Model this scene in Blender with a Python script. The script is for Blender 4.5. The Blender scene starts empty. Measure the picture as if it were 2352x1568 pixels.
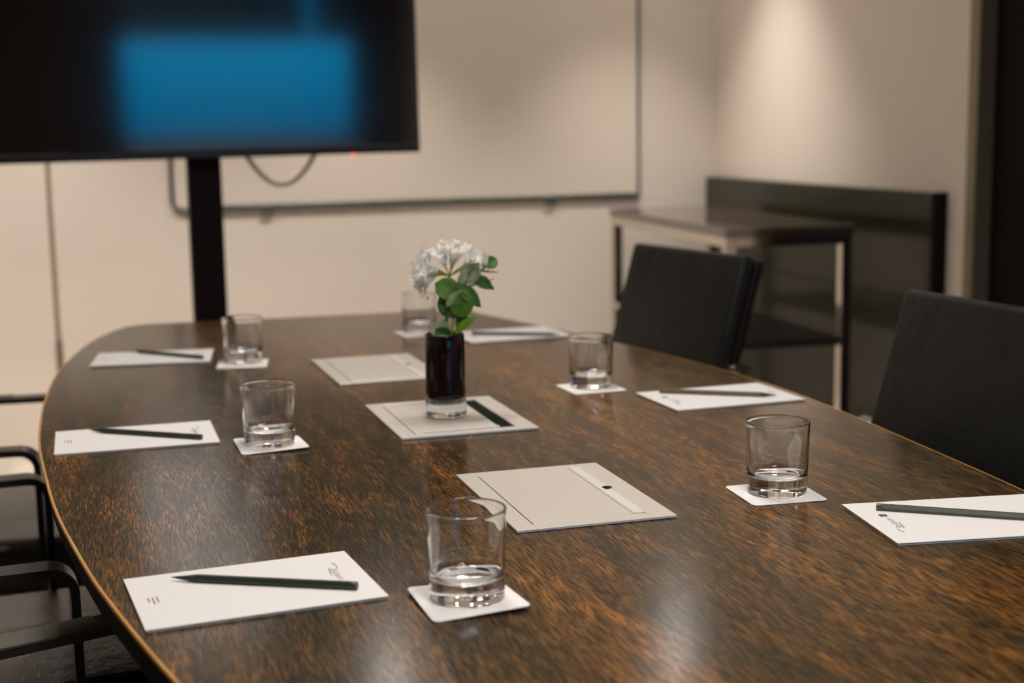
import bpy, bmesh, math, random
from mathutils import Vector, Matrix
random.seed(7)
R = math.radians
S = bpy.context.scene
COL = S.collection

# ---------------------------------------------------------------- camera
# room axes: x runs across the table, y along it towards the back wall, z up; metres
cam_d = bpy.data.cameras.new('camera'); cam = bpy.data.objects.new('camera', cam_d); COL.objects.link(cam)
YAW, PITCH, ROLL = 0.30345986, 0.15009370, -0.01607759
def _axis(u, v, w):
    cp, sp, c, s = math.cos(PITCH), math.sin(PITCH), math.cos(ROLL), math.sin(ROLL)
    u2, v2 = c*u - s*v, s*u + c*v
    a = Vector((u2, cp*w + sp*v2, -sp*w + cp*v2))
    cy, sy = math.cos(YAW), math.sin(YAW)
    return Vector((a.x*cy + a.y*sy, -a.x*sy + a.y*cy, a.z))
rx, uy, fw = _axis(1, 0, 0), _axis(0, 1, 0), _axis(0, 0, 1)
cam.matrix_world = Matrix(((rx.x, uy.x, -fw.x, 0), (rx.y, uy.y, -fw.y, 0), (rx.z, uy.z, -fw.z, 1.15), (0, 0, 0, 1)))
cam_d.sensor_width = 36; cam_d.lens = 50; cam_d.clip_start = 0.05
cam_d.dof.use_dof = True; cam_d.dof.focus_distance = 1.52; cam_d.dof.aperture_fstop = 4.2
S.camera = cam

# ---------------------------------------------------------------- exposure, world
S.view_settings.view_transform = 'Standard'; S.view_settings.look = 'None'
S.view_settings.gamma = 1; S.view_settings.use_curve_mapping = False
S.view_settings.exposure = -0.06
W = bpy.data.worlds.new('dusk_sky'); S.world = W; W.use_nodes = True
wn = W.node_tree.nodes; wl = W.node_tree.links
bg = wn['Background']
tc = wn.new('ShaderNodeTexCoord'); sx = wn.new('ShaderNodeSeparateXYZ'); rp = wn.new('ShaderNodeValToRGB')
wl.new(tc.outputs['Generated'], sx.inputs[0]); wl.new(sx.outputs['Z'], rp.inputs[0]); wl.new(rp.outputs[0], bg.inputs[0])
rp.color_ramp.elements[0].position = 0.0; rp.color_ramp.elements[0].color = (0.0, 0.16, 0.36, 1)
rp.color_ramp.elements[1].position = 0.09; rp.color_ramp.elements[1].color = (0.0, 0.42, 0.88, 1)
bg.inputs[1].default_value = 3.3

# ---------------------------------------------------------------- lights of the room (recessed ceiling spots)
CEIL = 2.3
WARM = (1.0, 0.925, 0.862)
LIGHTS = [  # x, y, watts of the spot reflector, its cone in degrees, watts of the lens, lens radius
    (2.10, 4.70, 180, 76, 2.1, .045), (1.00, 4.66, 212, 82, 2.4, .045), (-0.12, 4.64, 238, 86, 2.4, .045), (-1.20, 4.64, 210, 86, 2.4, .045),
    (0.40, 2.04, 0, 0, 7.0, .095), (0.64, 2.04, 0, 0, 7.0, .095),
    (0.40, 0.50, 0, 0, 8.6, .095), (0.64, 0.50, 0, 0, 8.6, .095),
]
for lx, ly, pw, cone, aw, rad in LIGHTS:
    ld = bpy.data.lights.new('lens_light', 'AREA'); lo = bpy.data.objects.new('lens_light', ld); COL.objects.link(lo)
    lo.location = (lx, ly, CEIL - 0.006); ld.energy = aw; ld.color = WARM; ld.shape = 'DISK'; ld.size = 2*rad
    if cone:
        ld = bpy.data.lights.new('reflector_light', 'SPOT'); lo = bpy.data.objects.new('reflector_light', ld); COL.objects.link(lo)
        lo.location = (lx, ly, CEIL - 0.006); ld.energy = pw; ld.color = WARM
        ld.spot_size = R(cone); ld.spot_blend = 1.0; ld.shadow_soft_size = rad
S.cycles.sample_clamp_indirect = 0; S.cycles.blur_glossy = 0.3

# ---------------------------------------------------------------- helpers
def bm_new(): return bmesh.new()
def link_obj(name, bm, mat, parent=None, smooth=False, loc=None, rotz=0.0):
    me = bpy.data.meshes.new(name); bm.normal_update(); bm.to_mesh(me); bm.free()
    if smooth:
        for p in me.polygons: p.use_smooth = True
        if smooth != 'all': me.set_sharp_from_angle(angle=R(38))
    mats = mat if isinstance(mat, (list, tuple)) else [mat]
    for m in mats: me.materials.append(m)
    o = bpy.data.objects.new(name, me); COL.objects.link(o)
    if parent is not None: o.parent = parent
    if loc is not None: o.location = loc
    if rotz: o.rotation_euler.z = rotz
    return o
def thing(name, label, cat, loc=(0, 0, 0), rotz=0.0, group=None):
    o = bpy.data.objects.new(name, None); COL.objects.link(o); o.empty_display_size = 0.05
    o.location = loc; o.rotation_euler.z = rotz
    return tag(o, label, cat, group)
def tag(o, label, cat, group=None):
    o['label'] = label; o['category'] = cat
    if group: o['group'] = group
    return o
def struct(name, bm, mat, loc=None, rotz=0.0):
    o = link_obj(name, bm, mat, None, False, loc, rotz); o['kind'] = 'structure'; return o
def dup(o, parent=None):
    c = o.copy(); COL.objects.link(c)
    if parent is not None: c.parent = parent
    for ch in list(o.children): dup(ch, c)
    return c
def box(bm, x0, x1, y0, y1, z0, z1, bev=0.0, seg=2, M=None):
    t = bmesh.new()
    r = bmesh.ops.create_cube(t, size=1)
    for v in t.verts:
        v.co = Vector((x0 + (v.co.x+.5)*(x1-x0), y0 + (v.co.y+.5)*(y1-y0), z0 + (v.co.z+.5)*(z1-z0)))
    if bev: bmesh.ops.bevel(t, geom=t.edges[:], offset=bev, segments=seg, affect='EDGES', profile=0.5)
    if M is not None: t.transform(M)
    me = bpy.data.meshes.new('t'); t.to_mesh(me); t.free(); bm.from_mesh(me); bpy.data.meshes.remove(me)
    return bm
def lathe(bm, prof, n=48, cap=True, center=(0, 0, 0)):
    rings = []
    for r, z in prof:
        if r < 1e-6: rings.append([bm.verts.new((center[0], center[1], center[2]+z))])
        else: rings.append([bm.verts.new((center[0]+r*math.cos(2*math.pi*i/n), center[1]+r*math.sin(2*math.pi*i/n), center[2]+z)) for i in range(n)])
    for a, b in zip(rings, rings[1:]):
        for i in range(n):
            j = (i+1) % n
            if len(a) == 1 and len(b) == 1: continue
            if len(a) == 1: bm.faces.new((a[0], b[i], b[j])) if False else bm.faces.new((a[0], b[j], b[i]))
            elif len(b) == 1: bm.faces.new((a[i], a[j], b[0]))
            else: bm.faces.new((a[i], a[j], b[j], b[i]))
    return bm
def tube(bm, pts, rad, n=8, caps=True):
    pts = [Vector(p) for p in pts]
    rads = rad if isinstance(rad, (list, tuple)) else [rad]*len(pts)
    prev = None; rings = []
    up = Vector((0, 0, 1))
    for k, p in enumerate(pts):
        d = (pts[min(k+1, len(pts)-1)] - pts[max(k-1, 0)]).normalized()
        if prev is None:
            a = d.cross(up) if abs(d.dot(up)) < 0.95 else d.cross(Vector((1, 0, 0)))
        else: a = prev - d*prev.dot(d)
        a.normalize(); b = d.cross(a); prev = a
        rings.append([bm.verts.new(p + (a*math.cos(2*math.pi*i/n) + b*math.sin(2*math.pi*i/n))*rads[k]) for i in range(n)])
    for r0, r1 in zip(rings, rings[1:]):
        for i in range(n): bm.faces.new((r0[i], r0[(i+1) % n], r1[(i+1) % n], r1[i]))
    if caps: bm.faces.new(rings[0][::-1]); bm.faces.new(rings[-1])
    return bm
def bar_sweep(bm, pts, w, t, y):
    """flat bar: path in the x-z plane, width w along y, thickness t across the path"""
    P = [Vector((p[0], 0, p[1])) for p in pts]; rings = []
    for k, p in enumerate(P):
        d0 = (P[k]-P[k-1]).normalized() if k else (P[1]-P[0]).normalized()
        d1 = (P[k+1]-P[k]).normalized() if k < len(P)-1 else d0
        d = (d0+d1).normalized(); nrm = Vector((-d.z, 0, d.x))
        rings.append([bm.verts.new(p + nrm*a + Vector((0, y+b, 0))) for a, b in ((-t/2, -w/2), (-t/2, w/2), (t/2, w/2), (t/2, -w/2))])
    for r0, r1 in zip(rings, rings[1:]):
        for i in range(4): bm.faces.new((r0[i], r0[(i+1) % 4], r1[(i+1) % 4], r1[i]))
    bm.faces.new(rings[0][::-1]); bm.faces.new(rings[-1])
    bmesh.ops.recalc_face_normals(bm, faces=bm.faces[:])
    return bm
def arc(cx, cz, r, a0, a1, n=6):
    return [(cx + r*math.cos(R(a0+(a1-a0)*i/n)), cz + r*math.sin(R(a0+(a1-a0)*i/n))) for i in range(n+1)]
def prism(bm, outline, z0, z1):
    a = [bm.verts.new((x, y, z0)) for x, y in outline]; b = [bm.verts.new((x, y, z1)) for x, y in outline]
    n = len(outline)
    for i in range(n): bm.faces.new((a[i], a[(i+1) % n], b[(i+1) % n], b[i]))
    bm.faces.new(b); bm.faces.new(a[::-1])
    bmesh.ops.recalc_face_normals(bm, faces=bm.faces[:])
    return bm
def rrect(w, h, r, n=5):
    o = []
    for sx_, sy_, a in ((1, 1, 0), (-1, 1, 90), (-1, -1, 180), (1, -1, 270)):
        for i in range(n+1):
            t = R(a + 90*i/n); o.append((sx_*(w/2-r) + r*math.cos(t), sy_*(h/2-r) + r*math.sin(t)))
    return o
def catmull(P, n=8):
    out = []; N = len(P)
    for i in range(N):
        p0, p1, p2, p3 = (Vector(P[(i+k-1) % N]) for k in range(4))
        for j in range(n):
            t = j/n
            out.append(0.5*((2*p1) + (p2-p0)*t + (2*p0-5*p1+4*p2-p3)*t*t + (3*p1-p0-3*p2+p3)*t**3))
    return [(v.x, v.y) for v in out]

# ---------------------------------------------------------------- materials
def mat(name, col=(.5, .5, .5), rough=.5, metal=0.0, spec=.5, **kw):
    m = bpy.data.materials.new(name); m.use_nodes = True
    b = m.node_tree.nodes['Principled BSDF']
    b.inputs['Base Color'].default_value = (*col, 1); b.inputs['Roughness'].default_value = rough
    b.inputs['Metallic'].default_value = metal; b.inputs['Specular IOR Level'].default_value = spec
    for k, v in kw.items(): b.inputs[k].default_value = v
    return m
def N(m, t, **kw):
    n = m.node_tree.nodes.new(t)
    for k, v in kw.items(): setattr(n, k, v)
    return n
def L(m, a, b): m.node_tree.links.new(a, b)
def bsdf(m): return m.node_tree.nodes['Principled BSDF']
def noise(m, scale, detail=4, rough=.5, vec=None, dist=0.0):
    n = N(m, 'ShaderNodeTexNoise'); n.inputs['Scale'].default_value = scale; n.inputs['Detail'].default_value = detail
    n.inputs['Roughness'].default_value = rough; n.inputs['Distortion'].default_value = dist
    if vec is not None: L(m, vec, n.inputs['Vector'])
    return n
def mapping(m, scale, coord='Object', rot=(0, 0, 0)):
    t = N(m, 'ShaderNodeTexCoord'); mp = N(m, 'ShaderNodeMapping'); mp.inputs['Scale'].default_value = scale
    mp.inputs['Rotation'].default_value = rot
    L(m, t.outputs[coord], mp.inputs['Vector']); return mp.outputs[0]
def ramp(m, fac, stops):
    r = N(m, 'ShaderNodeValToRGB'); e = r.color_ramp.elements
    while len(e) < len(stops): e.new(0.5)
    for s, (p, c) in zip(e, stops):
        s.position = p; s.color = (*c, 1) if len(c) == 3 else c
    L(m, fac, r.inputs[0]); return r.outputs[0]
def mixc(m, fac, a, b, mode='MIX'):
    x = N(m, 'ShaderNodeMix', data_type='RGBA', blend_type=mode)
    if isinstance(fac, (int, float)): x.inputs[0].default_value = fac
    else: L(m, fac, x.inputs[0])
    for i, v in ((6, a), (7, b)):
        if isinstance(v, tuple): x.inputs[i].default_value = (*v, 1)
        else: L(m, v, x.inputs[i])
    return x.outputs[2]
def bump(m, h, strength=.2, dist=.001):
    b = N(m, 'ShaderNodeBump'); b.inputs['Strength'].default_value = strength; b.inputs['Distance'].default_value = dist
    L(m, h, b.inputs['Height']); L(m, b.outputs[0], bsdf(m).inputs['Normal']); return b
def vary(m, scale, a, b, detail=3, coord='Object', sc=(1, 1, 1)):
    n = noise(m, scale, detail, vec=mapping(m, sc, coord)); L(m, ramp(m, n.outputs[0], [(.35, a), (.65, b)]), bsdf(m).inputs['Base Color'])
    return n

M = {}
M['wall'] = mat('painted_wall', (.74, .66, .575), .55, spec=.35)
n_ = vary(M['wall'], 1.2, (.73, .655, .57), (.75, .67, .585)); n2 = noise(M['wall'], 220, 3, vec=mapping(M['wall'], (1, 1, 1))); bump(M['wall'], n2.outputs[0], .06, .0006)
M['ceil'] = mat('ceiling_paint', (.80, .76, .70), .8); n2 = noise(M['ceil'], 180, 3, vec=mapping(M['ceil'], (1, 1, 1))); bump(M['ceil'], n2.outputs[0], .05, .0006)
M['seam'] = mat('panel_joint_brown', (.40, .27, .19), .6); vary(M['seam'], 40, (.38, .255, .18), (.42, .285, .20))
M['jointcap'] = mat('dark_brown_cap', (.17, .11, .075), .6); vary(M['jointcap'], 40, (.155, .1, .07), (.185, .12, .08))
M['carpet'] = mat('carpet', (.3, .25, .19), .95, spec=.1)
n_ = vary(M['carpet'], 9, (.36, .31, .25), (.56, .50, .42), 6); n2 = noise(M['carpet'], 500, 3, vec=mapping(M['carpet'], (1, 1, 1))); bump(M['carpet'], n2.outputs[0], .6, .004)
M['base'] = mat('skirting_paint', (.66, .59, .51), .5); vary(M['base'], 5, (.65, .58, .5), (.67, .6, .52))
M['board'] = mat('whiteboard_enamel', (.74, .665, .575), .22, spec=.4); vary(M['board'], .8, (.735, .65, .55), (.745, .67, .585))
M['track'] = mat('dark_aluminium', (.085, .09, .08), .35, .8); vary(M['track'], 30, (.075, .08, .07), (.095, .1, .09))
M['tray'] = mat('grey_aluminium', (.30, .30, .27), .35, .7); vary(M['tray'], 30, (.28, .28, .25), (.32, .32, .29))
M['black'] = mat('black_plastic', (.012, .006, .007), .35); n_ = noise(M['black'], 600, 2, vec=mapping(M['black'], (1, 1, 1))); bump(M['black'], n_.outputs[0], .05, .0003)
M['blackmetal'] = mat('black_powder_coat', (.010, .004, .005), .6, .0, .12); n_ = noise(M['blackmetal'], 700, 2, vec=mapping(M['blackmetal'], (1, 1, 1))); bump(M['blackmetal'], n_.outputs[0], .08, .0003)
M['screen'] = mat('screen_glass', (.006, .005, .005), .085); bsdf(M['screen']).inputs['IOR'].default_value = 2.45
n_ = noise(M['screen'], 3, 2, vec=mapping(M['screen'], (1, 1, 1))); L(M['screen'], ramp(M['screen'], n_.outputs[0], [(0, (.08, .08, .08)), (1, (.095, .095, .095))]), bsdf(M['screen']).inputs['Roughness'])
M['led'] = mat('red_led', (.8, .05, .02), .4); bsdf(M['led']).inputs['Emission Color'].default_value = (1, .08, .03, 1); bsdf(M['led']).inputs['Emission Strength'].default_value = 3
n_ = noise(M['led'], 50, 1); L(M['led'], ramp(M['led'], n_.outputs[0], [(0, (.8, .05, .02)), (1, (.85, .07, .03))]), bsdf(M['led']).inputs['Base Color'])
M['cable'] = mat('beige_cable', (.58, .46, .36), .5); vary(M['cable'], 60, (.56, .44, .34), (.60, .48, .38))
M['leather'] = mat('black_leather', (.009, .010, .009), .36, spec=.24)
v_ = mapping(M['leather'], (1, 1, 1)); vo = N(M['leather'], 'ShaderNodeTexVoronoi'); vo.inputs['Scale'].default_value = 420; L(M['leather'], v_, vo.inputs['Vector'])
nw = noise(M['leather'], 9, 3, vec=v_, dist=.6); mm = N(M['leather'], 'ShaderNodeMath', operation='MULTIPLY_ADD'); L(M['leather'], nw.outputs[0], mm.inputs[0]); mm.inputs[1].default_value = 9.0; L(M['leather'], vo.outputs['Distance'], mm.inputs[2])
bump(M['leather'], mm.outputs[0], .35, .0014)
L(M['leather'], ramp(M['leather'], nw.outputs[0], [(.3, (.003, .0038, .0034)), (.7, (.0065, .0078, .007))]), bsdf(M['leather']).inputs['Base Color'])
M['seatleather'] = M['leather'].copy(); M['seatleather'].name = 'black_seat_leather'
bsdf(M['seatleather']).inputs['Specular IOR Level'].default_value = 1.0; bsdf(M['seatleather']).inputs['Roughness'].default_value = .24
M['armbar'] = mat('black_flat_bar', (.03, .026, .02), .3, .3); n_ = noise(M['armbar'], 400, 2, vec=mapping(M['armbar'], (1, 1, 1))); bump(M['armbar'], n_.outputs[0], .05, .0003)
M['armpad'] = mat('arm_leather', (.085, .083, .062), .42); n_ = noise(M['armpad'], 500, 3, vec=mapping(M['armpad'], (1, 1, 1))); bump(M['armpad'], n_.outputs[0], .35, .0008)
M['chrome'] = mat('polished_steel', (.78, .76, .72), .15, 1.0); n_ = noise(M['chrome'], 80, 2); L(M['chrome'], ramp(M['chrome'], n_.outputs[0], [(0, (.12, .12, .12)), (1, (.2, .2, .2))]), bsdf(M['chrome']).inputs['Roughness'])
M['satin'] = mat('polished_frame_steel', (.70, .64, .56), .08, 1.0); n_ = noise(M['satin'], 60, 2, vec=mapping(M['satin'], (1, 1, 40))); L(M['satin'], ramp(M['satin'], n_.outputs[0], [(0, (.06, .06, .06)), (1, (.10, .10, .10))]), bsdf(M['satin']).inputs['Roughness'])
M['bronze'] = mat('bronze_door_frame', (.25, .22, .15), .4, .6); n_ = noise(M['bronze'], 60, 2, vec=mapping(M['bronze'], (1, 1, 40))); L(M['bronze'], ramp(M['bronze'], n_.outputs[0], [(0, (.36, .36, .36)), (1, (.44, .44, .44))]), bsdf(M['bronze']).inputs['Roughness'])
M['door'] = mat('dark_door_veneer', (.014, .006, .007), .6, spec=.12); vary(M['door'], 4, (.006, .002, .003), (.009, .003, .004), sc=(20, 20, 1))
def dark_wood(name, c0, c1, rough, sc, bs=.03, sp=.5):
    m = mat(name, c0, rough, spec=sp); v = mapping(m, sc); n = noise(m, 1.0, 6, .6, v, .3)
    L(m, ramp(m, n.outputs[0], [(.35, c0), (.65, c1)]), bsdf(m).inputs['Base Color']); bump(m, n.outputs[0], bs, .0005); return m
M['panelwood'] = dark_wood('dark_gloss_veneer', (.017, .018, .009), (.028, .029, .014), .2, (60, 3, 60), .02, .32)
M['topwood'] = dark_wood('dark_sideboard_wood', (.035, .024, .016), (.07, .045, .027), .08, (60, 3, 60), 0.0)
bsdf(M['topwood']).inputs['IOR'].default_value = 3.0
M['shelfwood'] = dark_wood('black_shelf_wood', (.012, .008, .007), (.02, .013, .011), .4, (60, 3, 60))
M['edge'] = mat('light_edge_lipping', (.60, .30, .07), .4); vary(M['edge'], 30, (.54, .26, .055), (.68, .36, .09))
M['underwood'] = mat('black_stained_underside', (.008, .004, .004), .7, spec=.1); vary(M['underwood'], 20, (.006, .003, .003), (.010, .005, .005))

def table_wood():
    m = mat('wenge_veneer', (.05, .03, .02), .3, spec=.2)
    tcn = N(m, 'ShaderNodeTexCoord')
    wav = noise(m, 1.4, 0, .5, tcn.outputs['Object'])               # slow wander of the grain
    warp = N(m, 'ShaderNodeVectorMath', operation='MULTIPLY_ADD'); L(m, wav.outputs['Color'], warp.inputs[0]); warp.inputs[1].default_value = (.03, 0, 0); L(m, tcn.outputs['Object'], warp.inputs[2])
    def mp(sc):
        q = N(m, 'ShaderNodeMapping'); q.inputs['Scale'].default_value = sc; L(m, warp.outputs[0], q.inputs['Vector']); return q.outputs[0]
    fine = noise(m, 1.0, 3, .6, mp((1500, 50, 1)))                   # pores
    fine2 = noise(m, 1.0, 3, .6, mp((640, 34, 1)))
    band = noise(m, 1.0, 4, .55, mp((8, 1.0, 1)), .8)               # broad figure
    fleck = noise(m, 1.0, 4, .6, mp((46, 9, 1)), .6)
    streak = ramp(m, fine.outputs[0], [(.46, (0, 0, 0)), (.62, (1, 1, 1))])
    streak2 = ramp(m, fine2.outputs[0], [(.46, (0, 0, 0)), (.62, (1, 1, 1))])
    sep = N(m, 'ShaderNodeSeparateXYZ'); L(m, tcn.outputs['Object'], sep.inputs[0])
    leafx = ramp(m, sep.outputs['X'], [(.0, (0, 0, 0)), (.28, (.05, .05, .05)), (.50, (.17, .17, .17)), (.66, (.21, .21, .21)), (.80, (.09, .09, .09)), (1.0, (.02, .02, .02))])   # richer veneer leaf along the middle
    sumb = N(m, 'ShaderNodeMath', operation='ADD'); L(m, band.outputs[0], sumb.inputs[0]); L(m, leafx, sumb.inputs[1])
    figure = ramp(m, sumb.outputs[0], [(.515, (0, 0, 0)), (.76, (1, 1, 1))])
    fl = ramp(m, fleck.outputs[0], [(.40, (0, 0, 0)), (.66, (1, 1, 1))])
    st = mixc(m, .45, streak, streak2)
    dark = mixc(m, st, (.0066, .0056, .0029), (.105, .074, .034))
    bright = mixc(m, st, (.022, .012, .0040), (.62, .25, .052))  # orange streaks, the veneer's own colour
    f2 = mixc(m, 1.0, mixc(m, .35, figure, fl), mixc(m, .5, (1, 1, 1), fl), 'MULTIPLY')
    c = mixc(m, f2, dark, bright)
    L(m, c, bsdf(m).inputs['Base Color'])
    rr = ramp(m, fine.outputs[0], [(.3, (.22, .22, .22)), (.7, (.155, .155, .155))]); L(m, rr, bsdf(m).inputs['Roughness'])
    bump(m, fine.outputs[0], .03, .0004)
    return m
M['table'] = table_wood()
M['paper'] = mat('white_paper', (.86, .845, .83), .75, spec=.2); n_ = noise(M['paper'], 300, 3, vec=mapping(M['paper'], (1, 1, 1))); bump(M['paper'], n_.outputs[0], .04, .0003)
M['pages'] = mat('stacked_sheet_edges', (.6, .58, .55), .8); vary(M['pages'], 1, (.42, .40, .38), (.75, .73, .7), sc=(3, 3, 9000))
M['card'] = mat('white_coaster_card', (.86, .85, .83), .7, spec=.2); n_ = noise(M['card'], 250, 3, vec=mapping(M['card'], (1, 1, 1))); bump(M['card'], n_.outputs[0], .06, .0004)
M['ink'] = mat('black_ink', (.045, .03, .03), .7); vary(M['ink'], 300, (.04, .028, .028), (.05, .034, .034))
M['brownink'] = mat('brown_ink', (.33, .22, .19), .7); vary(M['brownink'], 300, (.31, .2, .17), (.35, .24, .21))
M['blueink'] = mat('blue_ink', (.02, .05, .13), .6); vary(M['blueink'], 300, (.018, .045, .12), (.022, .055, .14))
M['whiteink'] = mat('white_ink', (.7, .7, .68), .6); vary(M['whiteink'], 300, (.68, .68, .66), (.72, .72, .7))
M['pencil'] = mat('dark_green_pencil_lacquer', (.030, .036, .028), .33); vary(M['pencil'], 20, (.028, .034, .026), (.033, .039, .031))
M['pencil_painted_light'] = mat('pencil_lacquer_painted_light', (.085, .085, .065), .33); vary(M['pencil_painted_light'], 20, (.08, .08, .06), (.09, .09, .07))  # dark green lacquer with the light falling on it painted into the colour
M['pencilolive'] = mat('olive_pencil_lacquer', (.11, .09, .035), .33); vary(M['pencilolive'], 20, (.10, .082, .03), (.12, .098, .04))
M['cone'] = mat('black_dyed_wood', (.03, .03, .025), .6); vary(M['cone'], 200, (.025, .025, .02), (.04, .04, .033))
M['hatch'] = mat('champagne_aluminium', (.68, .635, .575), .38, .15); n_ = noise(M['hatch'], 1, 4, vec=mapping(M['hatch'], (900, 20, 1))); bump(M['hatch'], n_.outputs[0], .03, .0003)
M['hatchedge'] = mat('bright_aluminium', (.82, .79, .74), .35, .1); n_ = noise(M['hatchedge'], 1, 4, vec=mapping(M['hatchedge'], (20, 900, 1))); bump(M['hatchedge'], n_.outputs[0], .03, .0003)
M['slot'] = mat('dark_slot', (.012, .018, .014), .8, spec=.05); vary(M['slot'], 200, (.008, .012, .009), (.016, .024, .02))
def glass(name, col=(1, 1, 1), rough=0.0, ior=1.5):
    m = mat(name, col, rough); b = bsdf(m); b.inputs['Transmission Weight'].default_value = 1.0; b.inputs['IOR'].default_value = ior
    n = noise(m, 8, 2); L(m, ramp(m, n.outputs[0], [(0, tuple(c*.995 for c in col)), (1, col)]), b.inputs['Base Color']); return m
M['glass'] = glass('tumbler_glass', (.985, .99, .985))
M['vaseglass'] = glass('vase_base_glass', (.90, .93, .90))
M['vasedark'] = mat('aubergine_black_glass', (.010, .003, .0045), .13, spec=.3); n_ = noise(M['vasedark'], 14, 3, vec=mapping(M['vasedark'], (1, 1, .5))); bump(M['vasedark'], n_.outputs[0], .25, .002)
def leafmat(name, a, b, trans=.25):
    m = mat(name, a, .5, spec=.35); n = noise(m, 60, 4, vec=mapping(m, (1, 1, 1))); c = ramp(m, n.outputs[0], [(.35, a), (.65, b)]); L(m, c, bsdf(m).inputs['Base Color'])
    bump(m, n.outputs[0], .15, .0008)
    tr = N(m, 'ShaderNodeBsdfTranslucent'); L(m, c, tr.inputs['Color']); mx = N(m, 'ShaderNodeMixShader'); mx.inputs[0].default_value = trans
    L(m, bsdf(m).outputs[0], mx.inputs[1]); L(m, tr.outputs[0], mx.inputs[2]); L(m, mx.outputs[0], m.node_tree.nodes['Material Output'].inputs['Surface'])
    return m
M['leaf'] = leafmat('leaf_green', (.095, .24, .025), (.15, .31, .045))
M['leafdark'] = leafmat('leaf_dark_green', (.070, .165, .045), (.11, .22, .065))
M['leafsage'] = leafmat('leaf_sage', (.34, .41, .22), (.47, .53, .34))
M['leafbright'] = leafmat('leaf_bright_green', (.16, .36, .02), (.25, .46, .05))
M['stem'] = leafmat('stem_yellow_green', (.34, .38, .04), (.46, .44, .06))
M['petal'] = leafmat('white_petal', (.93, .925, .91), (.96, .955, .94), .5)
M['stamen'] = leafmat('stamen_yellow', (.75, .50, .10), (.8, .58, .16))
M['curtain'] = mat('brown_curtain', (.05, .034, .026), .85); vary(M['curtain'], 6, (.08, .056, .040), (.10, .072, .052))
def translucent(name, a, b, sc, tr_, col):
    m = mat(name, a, .6); vary(m, sc, a, b); t_ = N(m, 'ShaderNodeBsdfTranslucent'); t_.inputs[0].default_value = (*col, 1)
    mx = N(m, 'ShaderNodeMixShader'); mx.inputs[0].default_value = tr_; L(m, bsdf(m).outputs[0], mx.inputs[1]); L(m, t_.outputs[0], mx.inputs[2])
    L(m, mx.outputs[0], m.node_tree.nodes['Material Output'].inputs['Surface']); return m
M['blind'] = translucent('roller_blind_fabric', (.09, .12, .12), (.11, .14, .14), 80, .5, (.42, .42, .40))
M['rail'] = translucent('pale_blind_rail', (.78, .78, .76), (.82, .82, .8), 20, .35, (.95, .95, .93))
def pane():
    m = bpy.data.materials.new('window_pane'); m.use_nodes = True; nt = m.node_tree; nt.nodes.remove(nt.nodes['Principled BSDF'])
    t = nt.nodes.new('ShaderNodeBsdfTransparent'); g = nt.nodes.new('ShaderNodeBsdfGlossy'); x = nt.nodes.new('ShaderNodeMixShader'); f = nt.nodes.new('ShaderNodeFresnel')
    g.inputs['Roughness'].default_value = .01; f.inputs['IOR'].default_value = 1.5
    nz = nt.nodes.new('ShaderNodeTexNoise'); rr = nt.nodes.new('ShaderNodeValToRGB'); nt.links.new(nz.outputs[0], rr.inputs[0])
    rr.color_ramp.elements[0].color = (.96, .98, .98, 1); rr.color_ramp.elements[1].color = (.98, .99, .99, 1); nt.links.new(rr.outputs[0], t.inputs[0])
    nt.links.new(f.outputs[0], x.inputs[0]); nt.links.new(t.outputs[0], x.inputs[1]); nt.links.new(g.outputs[0], x.inputs[2])
    nt.links.new(x.outputs[0], nt.nodes['Material Output'].inputs[0]); return m
M['pane'] = pane()
M['lamp'] = mat('lamp_lens', (.9, .9, .9), .4); bsdf(M['lamp']).inputs['Emission Color'].default_value = (*WARM, 1); bsdf(M['lamp']).inputs['Emission Strength'].default_value = 12
n_ = noise(M['lamp'], 40, 1); L(M['lamp'], ramp(M['lamp'], n_.outputs[0], [(0, (.88, .88, .88)), (1, (.92, .92, .92))]), bsdf(M['lamp']).inputs['Base Color'])
M['lampring'] = mat('white_lamp_trim', (.8, .78, .75), .4); vary(M['lampring'], 20, (.79, .77, .74), (.81, .79, .76))

# ---------------------------------------------------------------- room shell
YB, YF, XL = 5.28, -1.6, -1.9
b = bm_new(); box(b, XL-.2, 3.0, YF-.2, YB+.2, -.1, 0); struct('floor', b, M['carpet'])
b = bm_new(); box(b, XL-.2, 3.0, YF-.2, YB+.2, CEIL, CEIL+.1); struct('ceiling', b, M['ceil'])
b = bm_new(); box(b, XL-.2, 3.0, YB+.025, YB+.15, 0, CEIL); wb_ = struct('wall_back', b, M['seam'])
for x0, x1 in ((XL, -.051), (-.034, 3.0)):                          # wall lining boards, a dark joint between them
    b = bm_new(); box(b, x0, x1, YB, YB+.03, .0, CEIL, .002, 1); link_obj('wall_board', b, M['wall'], wb_)
b = bm_new(); box(b, -.054, -.031, YB-.006, YB+.01, .03, .42, .002, 1); link_obj('joint_cover', b, M['jointcap'], wb_)
b = bm_new(); box(b, XL-.12, XL, YF-.1, YB+.1, 0, CEIL); struct('wall_left', b, M['wall'])
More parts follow.
